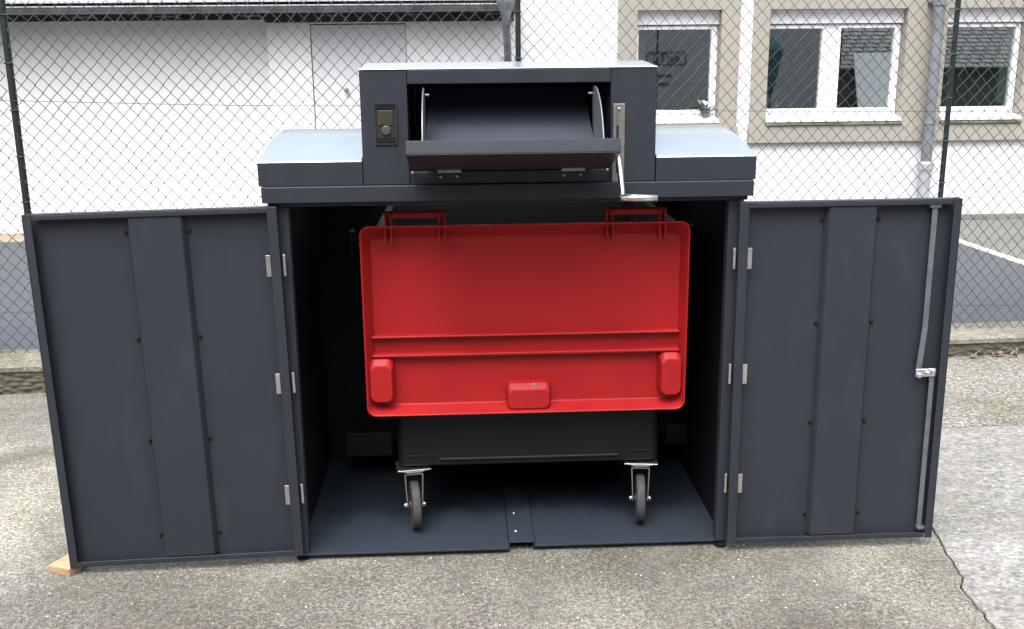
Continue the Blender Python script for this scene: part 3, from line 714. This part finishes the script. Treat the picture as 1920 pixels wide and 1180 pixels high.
# dry leaves at the foot of the wall
rnd = random.Random(21)
for k, (x, y) in enumerate([(3.18, -.03), (3.27, -.05), (3.30, -.035), (3.42, -.03), (3.47, -.05), (3.55, -.03), (3.62, -.06), (3.50, -.09), (3.38, -.07), (3.70, -.04), (3.58, -.09), (3.12, -.05)]):
    m = MB(); n = 7; L = rnd.uniform(.035, .06); w_ = L*.42; top_, bot_ = [], []
    for i in range(n+1):
        t = i/n; wd = w_*math.sin(math.pi*min(1, t*.96+.03))**.8; z = .015*math.sin(t*3.0) + .008*t
        top_.append((L*(t-.5), wd, z + .012*(wd/w_))); bot_.append((L*(t-.5), -wd, z + .012*(wd/w_)))
    mid = [(L*(i/n-.5), 0, .015*math.sin(i/n*3.0) + .008*i/n) for i in range(n+1)]
    for A, B in ((top_, mid), (mid, bot_)):
        VA = [m.bm.verts.new(p) for p in A]; VB = [m.bm.verts.new(p) for p in B]
        for i in range(n): m.bm.faces.new((VA[i], VA[i+1], VB[i+1], VB[i]))
    o = m.build('dry_leaf', 'dryleaf', smooth=True); sd = o.modifiers.new('thickness', 'SOLIDIFY'); sd.thickness = .0008
    o.location = (x, ky(x) + y, .004 + .012*(k % 3 == 0)); o.rotation_euler = (rnd.uniform(-.5, .5), rnd.uniform(-.4, .4), rnd.uniform(0, 6.28))
    tag(o, 'dry brown leaf lying at the foot of the mossy low wall', 'leaf', 'dry leaves along the low wall')

# ------------------------------------------------------------------ across the yard (seen in the window panes)
YO = -9.0
oh = thing('house', (-2, YO, 0), 'grey rendered house reflected in the window panes, with a dark framed sign', 'house')
m = MB(); m.box(-14, 9.65, YO-6, YO, 0, 5.6); m.build('wall', 'greywall', oh)  # height raised to keep front sky light out of the shelter
m = MB(); m.prism([(YO+.25, 5.6), (YO-3, 7.8), (YO-6.25, 5.6)], -14.2, 9.8); m.build('roof', 'tile', oh)
sgx, sgz = 5.40, 2.01
m = MB(); o1 = rrect(sgx-.56, sgx+.56, sgz-.18, sgz+.18, .08, YO+.03); i1 = rrect(sgx-.53, sgx+.53, sgz-.15, sgz+.15, .055, YO+.03)
VA = [m.bm.verts.new(p) for p in o1]; VB = [m.bm.verts.new(p) for p in i1]; VC = [m.bm.verts.new((p[0], YO+.005, p[2])) for p in o1]; VD = [m.bm.verts.new((p[0], YO+.005, p[2])) for p in i1]
for k in range(len(o1)):
    j = (k+1) % len(o1)
    for a, b in ((VA, VB), (VB, VD), (VD, VC), (VC, VA)): m.bm.faces.new((a[k], a[j], b[j], b[k]))
sign = m.build('sign', 'signgreen', oh)
def text(s, size, x, z, par, name):
    cu = bpy.data.curves.new('t', 'FONT'); cu.body = s; cu.size = size; cu.extrude = .008; cu.align_x = 'CENTER'; cu.align_y = 'CENTER'; cu.offset = .004
    t = bpy.data.objects.new('t', cu); col.objects.link(t)
    dg = bpy.context.evaluated_depsgraph_get(); me = bpy.data.meshes.new_from_object(t.evaluated_get(dg)); bpy.data.objects.remove(t)
    me.transform(Matrix.Rotation(math.pi, 4, 'Z') @ Matrix.Rotation(math.pi/2, 4, 'X'))
    me.materials.clear(); me.materials.append(M['signgreen'])
    o = bpy.data.objects.new(name, me); col.objects.link(o); o.parent = par; o.location = (x, YO+.02, z)
    q = par
    while q: o.location -= q.location; q = q.parent
    return o
text('enTS', .37, sgx, sgz, sign, 'lettering')
m = MB(); m.box(sgx-.52, sgx+.16, YO+.004, YO+.018, sgz-.50, sgz-.42); m.box(sgx-.66, sgx+.12, YO+.004, YO+.018, sgz-.72, sgz-.65); m.build('caption_bar', 'signgreen', sign)
sh = thing('tiled_shed', (13, YO, 0), 'low dark tiled shed reflected in the windows beside the drain pipe', 'shed')
m = MB(); m.box(9.8, 19, YO-5, YO, 0, 1.72); m.build('wall', 'darkwall', sh)
m = MB()
for k in range(18):
    y = YO + .35 - .26*k; z = 1.66 + .115*k
    for j in range(26):
        x = 9.75 + .36*j + (.18 if k % 2 else 0)
        m.hexa([(x+.01, y, z), (x+.345, y, z), (x+.345, y-.30, z+.115), (x+.01, y-.30, z+.115), (x+.02, y-.005, z+.05), (x+.335, y-.005, z+.05), (x+.335, y-.30, z+.155), (x+.02, y-.30, z+.155)])
m.build('roof', 'tile', sh)
m = MB(); m.hexa([(10.45, YO+1.30, .05), (11.9, YO+1.30, .05), (11.9, YO+1.25, .02), (10.45, YO+1.25, .02), (10.45, YO+.45, 2.10), (11.9, YO+.45, 2.10), (11.9, YO+.40, 2.08), (10.45, YO+.40, 2.08)]); m.build('sky_patch_board', 'white', sh)  # added white board, tilted up to give the panes a bright sky patch
ps = thing('parasol', (7.97, YO+1.2, 0), 'closed teal parasol reflected in the left pane of the double window', 'parasol')
m = MB(); m.tube([(7.97, YO+1.2, 0), (7.97, YO+1.2, 2.3)], .03, 10); m.build('pole', 'soffit', ps)
m = MB(); m.lathe([(.05, 1.05), (.13, 1.3), (.20, 1.75), (.30, 2.15), (.28, 2.22), (.03, 2.5)], (7.97, YO+1.2, 0), 'z', 14); m.build('canopy', 'teal', ps)

# ------------------------------------------------------------------ camera
cd = bpy.data.cameras.new('camera'); cam = bpy.data.objects.new('camera', cd); col.objects.link(cam); sc.camera = cam
pi_, ya, ro = R(13.81), R(2.58), R(-.57)
fw = Vector((math.sin(ya)*math.cos(pi_), math.cos(ya)*math.cos(pi_), -math.sin(pi_)))
r0 = Vector((math.cos(ya), -math.sin(ya), 0)); u0 = r0.cross(fw)
rv = r0*math.cos(ro) + u0*math.sin(ro); uv = -r0*math.sin(ro) + u0*math.cos(ro)
mat = Matrix((rv, uv, -fw)).transposed().to_4x4(); mat.translation = (-.162, -3.652, 1.882)
cam.matrix_world = mat
cd.sensor_width = 36; cd.lens = 36*1892/1920; cd.shift_y = -3/1920; cd.clip_end = 300; cd.clip_start = .05

# ------------------------------------------------------------------ light
EL, AZ = 62, 200          # sun elevation; direction it comes from (0 = +y, clockwise)
wd = bpy.data.worlds.new('World'); sc.world = wd; wd.use_nodes = True
nt = wd.node_tree; bg = nt.nodes['Background']; bg.inputs['Strength'].default_value = .15
sky = nt.nodes.new('ShaderNodeTexSky'); sky.sky_type = 'NISHITA'; sky.sun_disc = False
sky.sun_elevation = R(EL); sky.sun_rotation = R(AZ); sky.air_density = 1.2; sky.dust_density = 4.0; sky.ozone_density = 1
hs_ = nt.nodes.new('ShaderNodeHueSaturation'); hs_.inputs['Saturation'].default_value = .35
nt.links.new(sky.outputs[0], hs_.inputs['Color']); # overcast: brighter overhead than at the horizon
tcw = nt.nodes.new('ShaderNodeTexCoord'); sx = nt.nodes.new('ShaderNodeSeparateXYZ'); nt.links.new(tcw.outputs['Generated'], sx.inputs[0])
mr = nt.nodes.new('ShaderNodeMapRange'); mr.inputs['From Min'].default_value = 0; mr.inputs['From Max'].default_value = 1; mr.inputs['To Min'].default_value = .22; mr.inputs['To Max'].default_value = 1.8
nt.links.new(sx.outputs['Z'], mr.inputs['Value'])
vm = nt.nodes.new('ShaderNodeVectorMath'); vm.operation = 'SCALE'; nt.links.new(hs_.outputs[0], vm.inputs[0]); nt.links.new(mr.outputs[0], vm.inputs['Scale'])
nt.links.new(vm.outputs[0], bg.inputs['Color'])
sl = bpy.data.lights.new('sun', 'SUN'); sl.energy = .6; sl.angle = R(60); sl.color = (1, .98, .95)
so = bpy.data.objects.new('sun', sl); col.objects.link(so)
d = Vector((math.sin(R(AZ))*math.cos(R(EL)), math.cos(R(AZ))*math.cos(R(EL)), math.sin(R(EL))))
so.rotation_euler = d.to_track_quat('Z', 'Y').to_euler()
sc.view_settings.view_transform = 'Standard'; sc.view_settings.look = 'None'; sc.view_settings.exposure = 1.6; sc.view_settings.gamma = 1
